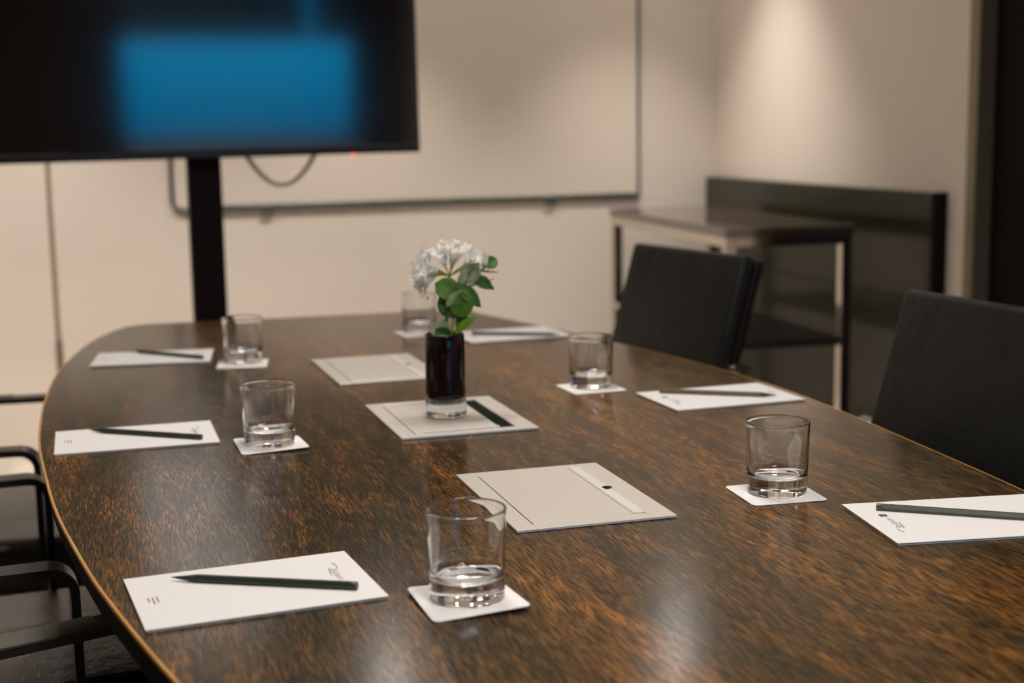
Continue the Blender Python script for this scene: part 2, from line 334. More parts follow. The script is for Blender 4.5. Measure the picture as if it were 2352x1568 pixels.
# right wall: slightly out of square with the back wall; local origin at the room corner, -y along the wall
RA = -R(1.8); RP = (2.483, YB, 0)
s0, s1, s2 = 1.78, 1.825, 2.72
b = bm_new(); box(b, .045, .17, -s0, .1, 0, CEIL); box(b, .045, .17, -s2-.045, -s0, 2.12, CEIL); box(b, .045, .17, -7.1, -s2-.045, 0, CEIL)
struct('wall_right', b, M['wall'], RP, RA)
b = bm_new(); box(b, .085, .13, -s2, -s1, .005, 2.08, .002, 1); d1 = struct('door_1', b, M['door'], RP, RA)
b = bm_new(); box(b, .03, .17, -s1, -s0, 0, 2.12, .003, 1); box(b, .03, .17, -s2-.045, -s2, 0, 2.12, .003, 1); box(b, .03, .17, -s2, -s1, 2.08, 2.12, .003, 1)
link_obj('door_frame', b, M['bronze'], d1)
b = bm_new(); tube(b, [(.085, -s2+.07, 1.02), (.04, -s2+.07, 1.02), (.04, -s2+.18, 1.02)], .009, 10); link_obj('door_handle', b, M['satin'], d1, 'auto')
# wall behind the camera with the dusk-lit window
WX0, WX1, WZ0, WZ1 = .40, 1.96, 1.08, 2.2
b = bm_new(); box(b, XL, WX0, YF-.12, YF, 0, CEIL); box(b, WX1, 3.0, YF-.12, YF, 0, CEIL); box(b, WX0, WX1, YF-.12, YF, 0, WZ0); box(b, WX0, WX1, YF-.12, YF, WZ1, CEIL)
struct('wall_front', b, M['wall'])
b = bm_new()
for a in ((WX0, WX0+.03, WZ0, WZ1), (WX1-.03, WX1, WZ0, WZ1), (WX0, WX1, WZ0, WZ0+.03), (WX0, WX1, WZ1-.03, WZ1)): box(b, a[0], a[1], YF-.09, YF-.03, a[2], a[3], .003, 1)
w1 = struct('window_1', b, M['blackmetal'])
b = bm_new(); box(b, WX0+.02, WX1-.02, YF-.064, YF-.058, WZ0+.02, WZ1-.02); link_obj('window_pane', b, M['pane'], w1)
for i, (x0, x1, nm) in enumerate(((WX0+.03, 1.64, 'wide dark roller blind half lowered over the dusk window'), (1.67, WX1-.03, 'narrow dark roller blind half lowered beside the wide one'))):
    t = thing('roller_blind', nm, 'blind', ((x0+x1)/2, YF-.02, 1.74), 0, 'roller blinds on the window')
    h = (x1-x0)/2
    b = bm_new(); box(b, -h, h, -.0015, .0015, .03, .43); link_obj('blind_fabric', b, M['blind'], t)
    b = bm_new(); box(b, -h, h, -.006, .006, 0, .045, .003, 2); link_obj('bottom_rail', b, M['rail'], t)
for x0, x1, nm in ((-1.5, .42, 'long brown curtain hanging left of the dusk window'), (1.95, 2.27, 'short brown curtain hanging between window and door wall')):
    b = bm_new(); n = int((x1-x0)/.012); prev = None
    for i in range(n+1):
        x = x0 + (x1-x0)*i/n; y = YF + .07 + .03*math.sin(i*.75) + .012*math.sin(i*.31+1)
        cur = (b.verts.new((x, y, .02)), b.verts.new((x, y, CEIL-.02)))
        if prev: b.faces.new((prev[0], cur[0], cur[1], prev[1]))
        prev = cur
    o = link_obj('curtain', b, M['curtain'], None, 'all'); sm = o.modifiers.new('thick', 'SOLIDIFY'); sm.thickness = .004
    tag(o, nm, 'curtain', 'curtains beside the window')
for nm, a in (('baseboard_left', (XL, XL+.012, YF, YB)),):
    b = bm_new(); box(b, a[0], a[1], a[2], a[3], 0, .08, .003, 1); struct(nm, b, M['base'])

# ceiling lamps (the fittings of the lights above)
for i, (lx, ly, pw, cone, aw, rad) in enumerate(LIGHTS):
    where = {0: 'beside the sideboard wall', 1: 'right of the screen', 2: 'behind the screen left half', 3: 'far left by the back wall', 4: 'left one of the pair above table centre',
             5: 'right one of the pair above table centre', 6: 'left one of the pair above the near table end', 7: 'right one of the pair above the near table end'}[i]
    t = thing('downlight', 'round white recessed ceiling lamp ' + where, 'lamp', (lx, ly, CEIL), 0, 'recessed ceiling lamps')
    b = bm_new(); lathe(b, [(rad+.002, -.007), (rad+.014, -.005), (rad+.016, 0), (rad+.002, 0), (rad+.002, -.007)], 40); bmesh.ops.recalc_face_normals(b, faces=b.faces[:]); link_obj('trim_ring', b, M['lampring'], t, 'auto')
    b = bm_new(); lathe(b, [(rad+.002, -.002), (0, -.002)], 40); bmesh.ops.reverse_faces(b, faces=b.faces[:]); link_obj('lens', b, M['lamp'], t)

# ---------------------------------------------------------------- whiteboard on the back wall
t = thing('whiteboard', 'wide wall mounted whiteboard with thin dark frame behind the screen', 'whiteboard', (1.284, YB, .868))
hw = .906
b = bm_new(); box(b, -hw, hw, -.007, -.001, 0, 1.25, .001, 1); link_obj('board_surface', b, M['board'], t)
def rail(pts, w=.016):
    b = bm_new(); tube(b, pts, w/2, 8); return link_obj('frame_rail', b, M['track'], t, 'auto')
rail([(-hw, -.008, 1.25)] + [(-hw, -.008, .03), (-hw+.008, -.008, .010), (-hw+.028, -.008, 0), (-hw+.06, -.008, 0)], .015)
rail([(hw, -.008, 0), (hw, -.008, 1.25)], .013); rail([(-hw, -.008, 1.25), (hw, -.008, 1.25)], .013)
rail([(-hw+.06, -.008, 0), (hw, -.008, 0)], .017)
b = bm_new(); box(b, -hw+.14, hw-.02, -.018, -.010, .006, .016, .002, 1); link_obj('pen_tray', b, M['tray'], t)
for x in (-.57, .535):
    b = bm_new(); box(b, x-.022, x+.022, -.018, -.002, -.022, -.004, .003, 1); link_obj('tray_bracket', b, M['track'], t)

# ---------------------------------------------------------------- television on its stand
t = thing('tv_stand', 'black single column television stand on a flat base behind the table', 'stand', (.388, 4.15, 0))
b = bm_new(); box(b, -.047, .047, -.03, .03, .02, 1.55, .004, 2); link_obj('column', b, M['blackmetal'], t)
b = bm_new(); box(b, -.35, .35, -.30, .30, 0, .02, .006, 2); link_obj('base_plate', b, M['blackmetal'], t)
b = bm_new(); box(b, -.22, .22, -.045, -.03, 1.25, 1.52, .003, 1); link_obj('mount_plate', b, M['blackmetal'], t)
t = thing('television', 'large black flat television on the column stand mirroring a blue window', 'television', (.388, 4.07, 1.075)); t.rotation_euler.y = -R(.5)
hw = .613
b = bm_new(); box(b, -hw, hw, -.012, .034, 0, .715, .004, 2); link_obj('housing', b, M['black'], t)
b = bm_new(); box(b, -hw+.010, hw-.010, -.0145, -.011, .024, .705, .0008, 1); link_obj('screen', b, M['screen'], t)
b = bm_new(); lathe(b, [(0, -.006), (.005, -.005), (.006, 0), (0, 0)], 12, center=(.418, .006, .0015)); link_obj('standby_light', b, M['led'], t, 'auto', ); t.children[-1]['label'] = 'tiny glowing red standby lamp'
b = bm_new(); P = []
for i in range(17):
    u = i/16*2-1; P.append((.232 + .125*u, .15, -.085 + .135*u*u))
tube(b, [(.04, .05, .2)] + P + [(.40, .05, .2)], .0085, 8); o = link_obj('cable', b, M['cable'], t, 'auto'); o['label'] = 'beige cable hanging in a loop below the housing'

# ---------------------------------------------------------------- dark panel on the right wall
t = thing('wall_panel', 'low dark glossy wood panel on the right wall behind the sideboard', 'panel', RP, RA)
b = bm_new(); box(b, 0, .045, -1.66, -.004, .615, .937, .0015, 1); link_obj('panel_board', b, M['panelwood'], t)
b = bm_new(); box(b, 0, .045, -1.66, -.004, .02, .612, .0015, 1); link_obj('panel_board', b, M['panelwood'], t)
b = bm_new(); box(b, -.001, .045, -1.675, -1.66, .0, .939, .0015, 1); o = link_obj('end_cap', b, M['blackmetal'], t); o['label'] = 'black end strip'

# ---------------------------------------------------------------- sideboard
t = thing('sideboard', 'narrow dark wood side table on square steel legs against the right wall', 'side table', (1.877, 3.85, 0), -R(4.0))
SW, SL, SH = .42, 1.15, .838
b = bm_new(); box(b, 0, SW, 0, SL, SH-.028, SH, .0015, 1); link_obj('tabletop', b, M['topwood'], t)
lw = .034
for x in (0.004, SW-lw-.004):
    for y in (0.004, SL-lw-.004):
        b = bm_new(); box(b, x, x+lw, y, y+lw, 0, SH-.028, .0015, 1); link_obj('leg', b, M['satin'], t)
for zz, nm in ((SH-.028-.030, 'top_rail'), (.468, 'shelf_rail')):
    for x in (0.004, SW-lw-.004):
        b = bm_new(); box(b, x, x+.030, lw+.004, SL-lw-.004, zz, zz+(.03 if nm == 'top_rail' else .022), .001, 1); link_obj(nm, b, M['satin'], t)
    for y in (0.004, SL-lw-.004):
        b = bm_new(); box(b, lw+.004, SW-lw-.004, y, y+.030, zz, zz+(.03 if nm == 'top_rail' else .022), .001, 1); link_obj(nm, b, M['satin'] if nm == 'top_rail' else M['shelfwood'], t)
b = bm_new(); box(b, .036, SW-.036, .036, SL-.2, .470, .492, .001, 1); link_obj('shelf', b, M['shelfwood'], t)

# ---------------------------------------------------------------- conference table
TZ = .74
t = thing('conference_table', 'long boat shaped dark brown wood conference table with light edge lipping', 'table', (0, 0, 0))
PTS = [(.215, .60), (.150, .70), (.112, .83), (.083, .95), (.06, 1.051), (.041, 1.14), (.020, 1.25), (.001, 1.364), (-.027, 1.587), (-.042, 1.794), (-.0505, 1.97), (-.0505, 2.14), (-.044, 2.33), (-.024, 2.585), (.029, 2.89), (.088, 3.07), (.135, 3.137),
       (.22, 3.142), (.5, 3.125), (.79, 3.108), (.855, 3.08), (.885, 2.96), (.918, 2.83), (.957, 2.666), (1.0, 2.44), (1.033, 2.24), (1.050, 2.05), (1.053, 1.9), (1.046, 1.75), (1.029, 1.554), (1.004, 1.302), (.965, 1.08), (.925, .90), (.870, .70), (.805, .60), (.72, .565), (.5, .555), (.29, .565)]
OUT = catmull(PTS, 6)
def inset(o, d):
    n = len(o); r = []
    for i in range(n):
        a, c = Vector(o[i-1]), Vector(o[(i+1) % n]); e = (c-a).normalized(); r.append((o[i][0]+e.y*-d*-1, o[i][1]-e.x*d)) if False else r.append((o[i][0]+e.y*d, o[i][1]-e.x*d))
    return r
# outline runs clockwise seen from above, so +d moves inwards
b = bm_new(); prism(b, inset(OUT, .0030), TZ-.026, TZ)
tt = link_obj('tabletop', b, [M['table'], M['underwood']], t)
for p in tt.data.polygons:
    if p.normal.z < .5: p.material_index = 1
b = bm_new(); n = len(OUT); I = inset(OUT, .0031); O2 = inset(OUT, .0006)
rings = [[b.verts.new((x, y, z)) for x, y in o] for o, z in ((I, TZ-.0004), (O2, TZ-.0004), (OUT, TZ-.0012), (OUT, TZ-.0042), (I, TZ-.0046))]
for r0, r1 in zip(rings, rings[1:]):
    for i in range(n): b.faces.new((r0[i], r0[(i+1) % n], r1[(i+1) % n], r1[i]))
bmesh.ops.recalc_face_normals(b, faces=b.faces[:])
o = link_obj('edge_lipping', b, M['edge'], t); o['label'] = 'thin pale orange wood lipping'
b = bm_new(); prism(b, inset(OUT, .006), TZ-.034, TZ-.0265); link_obj('underside_board', b, M['underwood'], t)
for y in (1.15, 2.6):
    b = bm_new(); box(b, .30, .70, y-.03, y+.03, .03, TZ-.034, .004, 2); box(b, .22, .78, y-.06, y+.06, 0, .03, .004, 2); link_obj('pedestal', b, M['underwood'], t)
b = bm_new(); box(b, .46, .54, 1.18, 2.57, .25, .40, .004, 2); link_obj('stretcher', b, M['underwood'], t)

# ---------------------------------------------------------------- cable hatches let into the table
def hatch(cx, cy, w, h, rz, label, open_, lid_off=0.0):
    t = thing('cable_hatch', label, 'cable hatch', (cx, cy, TZ), rz, 'cable hatches along the table')
    W2, H2 = w/2, h/2; f = .018; z1 = .0035
    b = bm_new()
    for a in ((-W2, -W2+f+.004, -H2, H2), (W2-f-.010, W2, -H2, H2), (-W2+f+.004, W2-f-.010, H2-f, H2), (-W2+f+.004, W2-f-.010, -H2, -H2+f)): box(b, a[0], a[1], a[2], a[3], 0.0002, z1, .0006, 1)
    link_obj('frame', b, M['hatch'], t)
    ix0, ix1, iy0, iy1 = -W2+f+.004, W2-f-.010, -H2+f, H2-f
    b = bm_new(); box(b, ix0, ix1, iy0, iy1, .0002, .0008); link_obj('well', b, M['slot'], t)
    if open_:
        b = bm_new(); box(b, ix0+.001, ix1-.022, iy0+.001, iy1-.001, .0009, .0038, .0006, 1); link_obj('lid', b, M['hatch'], t)
        b = bm_new(); box(b, ix0+.001, ix1-.022, iy1-.006, iy1-.001, .0038, .0055, .0006, 1); link_obj('lid_lip', b, M['hatchedge'], t); b = bm_new(); box(b, ix0+.012, ix1-.022, iy0+.001, iy0+.005, .0038, .0055, .0006, 1); link_obj('lid_lip', b, M['hatchedge'], t)
        b = bm_new(); box(b, ix1-.020, ix1-.001, iy0+.002, iy1-.002, .0009, .0016); o = link_obj('brush_strip', b, M['slot'], t); o['label'] = 'dark open cable slot'
    else:
        b = bm_new(); box(b, ix0+.001, ix1-.014, iy0+.001, iy1-.001, .0009, .0036, .0005, 1); link_obj('lid', b, M['hatch'], t)
        b = bm_new(); box(b, ix1-.0145, ix1-.0015, iy0+.001, .5*(iy0+iy1)-.008, .0009, .0058, .001, 1); box(b, ix1-.0145, ix1-.0015, .5*(iy0+iy1)+.006, iy1-.001, .0009, .0058, .001, 1)
        box(b, ix1-.0145, ix1-.0085, .5*(iy0+iy1)-.008, .5*(iy0+iy1)+.006, .0009, .0058, .0005, 1)
        link_obj('lid_grip', b, M['hatchedge'], t)
        b = bm_new(); lathe(b, [(.0058, .0061), (0, .0061)], 16, center=(ix1-.0045, .5*(iy0+iy1)-.001, 0)); bmesh.ops.reverse_faces(b, faces=b.faces[:])
        o = link_obj('finger_hole', b, M['slot'], t); o.scale = (.75, 1, 1) if False else (1, 1, 1); o['label'] = 'black finger hole'
    return t
hatch(.511, 1.461, .176, .251, R(-1), 'flat pale metal cable hatch nearest the camera, behind the front tumbler', False)
hatch(.507, 1.929, .192, .246, R(-.3), 'pale metal cable hatch with a dark open slot, under the vase', True)
hatch(.497, 2.373, .178, .262, R(.5), 'closed pale metal cable hatch beyond the vase', False)

# ---------------------------------------------------------------- stationery pads with pencils
def text_mesh(body, size, shear=0.0):
    c = bpy.data.curves.new('txt', 'FONT'); c.body = body; c.size = size; c.shear = shear; c.align_x = 'CENTER'; c.resolution_u = 3; c.offset = -size*.018 if shear else 0
    o = bpy.data.objects.new('txt', c); COL.objects.link(o)
    dg = bpy.context.evaluated_depsgraph_get(); me = bpy.data.meshes.new_from_object(o.evaluated_get(dg))
    bpy.data.objects.remove(o); bpy.data.curves.remove(c); return me
def text_obj(name, body, size, m, parent, M4, shear=0.0):
    me = text_mesh(body, size, shear); me.materials.clear(); me.materials.append(m)
    o = bpy.data.objects.new(name, me); COL.objects.link(o); o.parent = parent; o.matrix_local = M4; return o
PT = .0028
def pad(cx, cy, rz, label, flip=False):
    """A5 pad, head towards +x (towards -x when flipped)"""
    t = thing('note_pad', label, 'note pad', (cx, cy, TZ), rz + (math.pi if flip else 0), 'white note pads set out on the table')
    b = bm_new(); prism(b, rrect(.209, .147, .0004, 1), .0003, PT-.0004); link_obj('sheet_stack', b, M['pages'], t)
    b = bm_new(); prism(b, rrect(.210, .148, .0004, 1), PT-.0004, PT); link_obj('top_sheet', b, M['paper'], t)
    # printed heading: reads along local -y with its top towards local +x
    Rm = Matrix.Rotation(-math.pi/2, 4, 'Z')
    o = text_obj('printed_heading', 'Radisson', .0100, M['ink'], t, Matrix.Translation((.0765, .006, PT+.00015)) @ Rm, .42); o['label'] = 'small black slanted heading'
    b = bm_new(); tube(b, [(.0835, .040, PT+.0002), (.0850, .034, PT+.0002), (.0853, .028, PT+.0002), (.0843, .0235, PT+.0002)], .00028, 5); o = link_obj('heading_flourish', b, M['ink'], t); b = bm_new(); tube(b, [(.0770, .0255, PT+.0002), (.0755, .018, PT+.0002), (.0738, .004, PT+.0002)], .00032, 5); link_obj('heading_underline', b, M['ink'], t)
    b = bm_new(); box(b, .0755, .0835, -.0265, -.0185, PT+.0001, PT+.0003); link_obj('heading_square', b, M['blueink'], t)
    text_obj('heading_square_text', 'BLU', .0035, M['whiteink'], t, Matrix.Translation((.0780, -.0225, PT+.0004)) @ Rm)
    for k, n_d in enumerate((4, 6, 5)):                             # the small print at the foot, too fine to read in the photo
        b = bm_new(); y = .0095
        for q in range(n_d):
            wq = .0022 + .0012*((q*7 + k*3) % 3)/2; box(b, -.0925 + .0038*k, -.0925 + .0038*k + .0014, y-wq, y, PT+.0001, PT+.0002); y -= wq + .0006
        o = link_obj('printed_footer_line', b, M['brownink'], t); o['kind'] = 'stuff'
    return t
pad(.143, 1.250, R(4.5), 'white note pad nearest on the left, beside the front tumbler')
pad(.076, 1.953, R(-.6), 'middle white note pad along the left table edge')
pad(.142, 2.652, R(-8), 'farthest white note pad on the left, near the screen column')
pad(.928, 1.921, R(1.5), 'white note pad before the near edge of the far black chair', True)
pad(.830, 2.668, R(3.3), 'white note pad behind the vase at the far right corner', True)
pad(.871, 1.2226, R(-9.2), 'white note pad cut off by the right picture edge', True)

def pencil(tip, end, label, m, printm, z=TZ+PT):
    tip, end = Vector((*tip, 0)), Vector((*end, 0)); d = end-tip; c = (tip+end)/2; LEN = .178
    t = thing('pencil', label, 'pencil', (c.x, c.y, z), math.atan2(-d.y, -d.x), 'pencils lying on the note pads')
    # local: tip towards +x
    r = .0040; hz = r*math.cos(R(30)) + .00005; x0, x1, x2, x3 = -LEN/2, LEN/2-.024, LEN/2-.006, LEN/2
    def hexr(b, x, rad): return [b.verts.new((x, rad*math.cos(R(60*i)), hz + rad*math.sin(R(60*i)))) for i in range(6)]
    b = bm_new(); a = hexr(b, x0+.007, r); c2 = hexr(b, x1, r)
    for i in range(6): b.faces.new((a[i], a[(i+1) % 6], c2[(i+1) % 6], c2[i]))
    b.faces.new(a); b.faces.new(c2[::-1]); bmesh.ops.recalc_face_normals(b, faces=b.faces[:]); link_obj('barrel', b, m, t)
    b = bm_new(); tube(b, [(x0, 0, hz), (x0+.001, 0, hz), (x0+.007, 0, hz)], [.0034, .0040, .0040], 12); link_obj('end_cap', b, m, t, 'auto')
    b = bm_new(); tube(b, [(x1-.002, 0, hz), (x1, 0, hz), (x2, 0, hz)], [.0036, .0036, .0012], 12); link_obj('sharpened_cone', b, M['cone'], t, 'auto')
    b = bm_new(); tube(b, [(x2, 0, hz), (x3, 0, hz)], [.00118, .0002], 8); link_obj('lead', b, M['ink'], t, 'auto')
    o = text_obj('printed_name', 'Radisson', .0055, printm, t, Matrix.Translation((x0+.036, -.0015, hz+r*math.cos(R(30))+.0001)), .35)
    b = bm_new(); box(b, x0+.014, x0+.0185, -.0017, .0017, hz+r*math.cos(R(30))+.00005, hz+r*math.cos(R(30))+.00015); link_obj('printed_square', b, M['blueink'], t)
    return t
G_ = M['pencil']
pencil((.071, 1.297), (.234, 1.209), 'dark green pencil on the nearest left note pad', G_, M['ink'])
pencil((.018, 2.006), (.157, 1.901), 'dark green pencil on the middle left note pad', G_, M['whiteink'])
pencil((.109, 2.721), (.223, 2.591), 'dark pencil on the farthest left note pad', G_, M['whiteink'])
pencil((1.004, 1.876), (.852, 1.976), 'olive pencil on the note pad before the far black chair', M['pencilolive'], M['whiteink'])
pencil((.912, 2.598), (.758, 2.682), 'dark pencil on the note pad behind the vase', G_, M['whiteink'])
pencil((.945, 1.174), (.801, 1.279), 'dark green pencil greyed by painted light on the note pad cut off by the picture edge', M['pencil_painted_light'], M['ink'])

# ---------------------------------------------------------------- coasters and tumblers
def coaster(cx, cy, rz, label, curl):
    b = bm_new(); o = rrect(.0875, .0875, .006, 5); n = len(o); th = .0016
    rings = []
    for sc, zz in ((.0, th), (.5, th), (.9, th), (.985, th), (1, th-.0005), (1, .0005), (.985, 0.0001), (.0, 0.0001)):
        if sc == 0: rings.append([b.verts.new((0, 0, zz))])
        else:
            rings.append([b.verts.new((x*sc, y*sc, zz + max(0, sc-.5)*curl*(1+math.cos(2*math.atan2(y, x)+1.2)))) for x, y in o])
    for r0, r1 in zip(rings, rings[1:]):
        for i in range(n):
            j = (i+1) % n
            if len(r0) == 1: b.faces.new((r0[0], r1[i], r1[j]))
            elif len(r1) == 1: b.faces.new((r0[i], r1[0], r0[j]))
            else: b.faces.new((r0[i], r1[i], r1[j], r0[j]))
    bmesh.ops.recalc_face_normals(b, faces=b.faces[:])
    ob = link_obj('coaster', b, M['card'], None, 'auto', (cx, cy, TZ), rz); return tag(ob, label, 'coaster', 'white card coasters under the tumblers')
GP = []
def gprof():
    P = [(0, .0012), (.022, .0009), (.0275, .0002), (.030, 0), (.0315, .0006), (.0325, .0020), (.0329, .0040), (.0332, .010), (.0336, .022), (.0346, .050), (.03540, .074), (.0356, .0785)]
    P += [(.0347 + .00105*math.cos(R(a)), .0799 + .00125*math.sin(R(a))) for a in range(0, 181, 18)]
    P += [(.0337, .0785), (.03365, .074), (.0327, .050), (.0317, .030), (.0313, .0255), (.0303, .0222), (.0285, .0202), (.025, .0188), (.018, .0180), (.009, .0178), (0, .0178)]
    return P
tumbler0 = None
def tumbler(cx, cy, label):
    global tumbler0
    if tumbler0 is None:
        b = bm_new(); lathe(b, gprof(), 72); bmesh.ops.recalc_face_normals(b, faces=b.faces[:])
        o = link_obj('tumbler', b, M['glass'], None, 'all'); tumbler0 = o
    else:
        o = tumbler0.copy(); COL.objects.link(o)
    o.location = (cx, cy, TZ+.0017); return tag(o, label, 'glass', 'empty tumblers on white coasters')
SETS = [(.3185, 1.160, .317, 1.1545, 2, 'nearest one, in front of the pad with the green pencil', 'clear empty tumbler nearest the camera, in front of the closest cable hatch', 'white coaster under the nearest tumbler', .0035),
        (.7415, 1.387, .739, 1.3855, -4.7, '', 'clear empty tumbler on the right, beside the pad cut off by the picture edge', 'white coaster beside the pad cut off by the picture edge', 0.0),
        (.2415, 1.847, .242, 1.841, 1, '', 'clear empty tumbler beside the middle left note pad', 'white coaster beside the middle left note pad', .003),
        (.2915, 2.535, .288, 2.522, -10, '', 'clear empty tumbler beside the farthest left note pad', 'white coaster beside the farthest left note pad', 0.0),
        (.779, 2.074, .7765, 2.0675, 2, '', 'clear empty tumbler beside the pad with the olive pencil', 'white coaster beside the pad with the olive pencil', 0.0),
        (.671, 2.765, .672, 2.765, 4, '', 'clear empty tumbler standing farthest away, behind the white flowers', 'white coaster under the farthest tumbler behind the vase', 0.0)]
for gx, gy, cx, cy, rz, _, gl, cl, curl in SETS:
    coaster(cx, cy, R(rz), cl, curl); tumbler(gx, gy, gl)

# ---------------------------------------------------------------- chairs
def make_chair(label, group):
    """faces +x; origin on the floor under the seat"""
    t = thing('conference_chair', label, 'chair', (0, 0, 0), 0, group)
    b = bm_new(); box(b, -.160, .395, -.212, .212, .370, .470, .022, 4); link_obj('seat', b, M['seatleather'], t, 'auto')
    tilt = Matrix.Translation((-.191, 0, .47)) @ Matrix.Rotation(-R(16.5), 4, 'Y')
    b = bm_new(); box(b, -.032, 0, -.205, .205, -.02, .441, .012, 4, tilt); link_obj('backrest', b, M['leather'], t, 'auto')
    b = bm_new(); box(b, -.056, -.0325, -.205, .205, -.05, .438, .009, 3, tilt); o = link_obj('back_shell', b, M['blackmetal'], t, 'auto'); o['label'] = 'black moulded rear shell'
    for s in (-1, 1):
        y = .245*s
        path = [(-.292, .676), (-.262, .668), (-.236, .642), (-.210, .632), (.272, .632)] + arc(.272, .604, .028, 90, 0)[1:] + arc(.255, .05, .045, 0, -90) + [(-.26, .006)]
        b = bm_new(); bar_sweep(b, path, .040, .011, y); fr = link_obj('arm_frame', b, M['armbar'], t, 'auto')
        b = bm_new(); box(b, -.20, .205, y-.0212, y+.0212, .6350, .6392, .0015, 2); link_obj('arm_pad', b, M['armpad'], fr, 'auto')
        b = bm_new(); tube(b, [(-.276, .2045*s, .672), (-.276, .226*s, .672), (-.276, .231*s, .672), (-.276, .233*s, .672)], [.006, .007, .007, .005], 14)
        link_obj('bolt', b, M['chrome'], fr, 'auto'); fr.children[-1]['label'] = 'chrome bolt'
    b = bm_new(); box(b, .02, .05, -.245, .245, 0.350, .374, .003, 1); box(b, -.16, -.13, -.245, .245, 0.350, .374, .003, 1)
    link_obj('seat_rail', b, M['armbar'], t)
    return t
ch0 = make_chair('black leather armchair nearest on the left, arm under the table edge', 'black chairs around the table')
CH = [(-.111, 1.219, 18, None), (-.331, 1.9685, 4, 'black leather armchair in the middle of the left table side'), (-.3415, 2.707, -5, 'black leather armchair farthest along the left table side'),
      (.928, 2.676, 190, 'black leather chair in front of the sideboard, far right side'), (.941, 1.693, 184, 'black leather chair cut off by the right picture edge')]
for x, y, a, lab in CH:
    o = ch0 if lab is None else dup(ch0)
    o.location = (x, y, 0); o.rotation_euler.z = R(a)
    if lab: o['label'] = lab

# ---------------------------------------------------------------- vase with flowers on the middle hatch
VX, VY, VZ = .503, 1.925, TZ+.0055
t = thing('vase', 'slim dark aubergine glass vase with thick clear base on the middle hatch', 'vase', (VX, VY, VZ))
b = bm_new(); lathe(b, [(0, .0165), (.012, .0168), (.0215, .0180), (.0262, .0212), (.0280, .026), (.0284, .034), (.0284, .090), (.0279, .1155), (.0272, .1168), (.0262, .1168), (.0255, .1155), (.0255, .05), (.024, .04), (0, .038)], 56)
bmesh.ops.recalc_face_normals(b, faces=b.faces[:]); link_obj('dark_body', b, M['vasedark'], t, 'all')
b = bm_new(); lathe(b, [(0, .0006), (.020, .0003), (.0275, 0), (.0292, .0010), (.0294, .003), (.0292, .015), (.0289, .024), (.0284, .0262), (.0279, .0252), (.0264, .0210), (.0216, .0178), (.012, .0166), (0, .0163)], 56)
bmesh.ops.recalc_face_normals(b, faces=b.faces[:]); o = link_obj('clear_base', b, M['vaseglass'], t, 'all'); o['label'] = 'thick clear glass base'

RV = Vector((.954, -.299, 0)); DV = Vector((.299, .954, 0)); UV = Vector((0, 0, 1))
def vp(px, py, d=0.0):
    """offset from the vase foot: across, up, depth in millimetres"""
    return RV*(px*.001) + UV*(py*.001) + DV*(d*.001)
def leaf_mesh(w, l, cup=.15, fold=.2, n=7, mq=4, point=.0):
    """leaf in local x (width), y (length from stalk), z out of the face"""
    b = bm_new(); rows = []
    for i in range(n+1):
        u = i/n; hwid = w/2*(math.sin(math.pi*min(1, max(0, u)))**(.55 + point*.6))*(1-.35*point*u) if 0 < i < n else .0006
        row = []
        for j in range(-mq, mq+1):
            v = j/mq; x = hwid*v; row.append(b.verts.new((x, l*u, -cup*l*(u-.3)**2 + fold*abs(x) + .0004)))
        rows.append(row)
    for r0, r1 in zip(rows, rows[1:]):
        for i in range(2*mq): b.faces.new((r0[i], r0[i+1], r1[i+1], r1[i]))
    return b
def place_leaf(parent, base, tipdir, face, w, l, m, cup=.15, fold=.2, point=0.0, name='leaf'):
    b = leaf_mesh(w, l, cup, fold, point=point)
    y = tipdir.normalized(); z = (face - y*face.dot(y)).normalized(); x = y.cross(z)
    Mx = Matrix(((x.x, y.x, z.x, base.x), (x.y, y.y, z.y, base.y), (x.z, y.z, z.z, base.z), (0, 0, 0, 1)))
    b.transform(Mx); o = link_obj(name, b, m, parent, 'all'); sm = o.modifiers.new('thick', 'SOLIDIFY'); sm.thickness = .0006; return o
toC = (Vector((0, 0, .41)) - Vector((VX, VY, 0))).normalized()
e = thing('eucalyptus_sprig', 'green round leaved eucalyptus sprig standing in the dark vase', 'sprig', (VX, VY, VZ), 0, None)
b = bm_new(); tube(b, [vp(4, 42), vp(9, 112, -6), vp(14, 138, -8), vp(17, 160, -6), vp(20, 182, -4), vp(32, 200, 0), vp(50, 208, 2), vp(66, 212, 3)], [.0015]*4 + [.0012, .001, .0008, .0006], 7); link_obj('stem', b, M['stem'], e, 'auto')
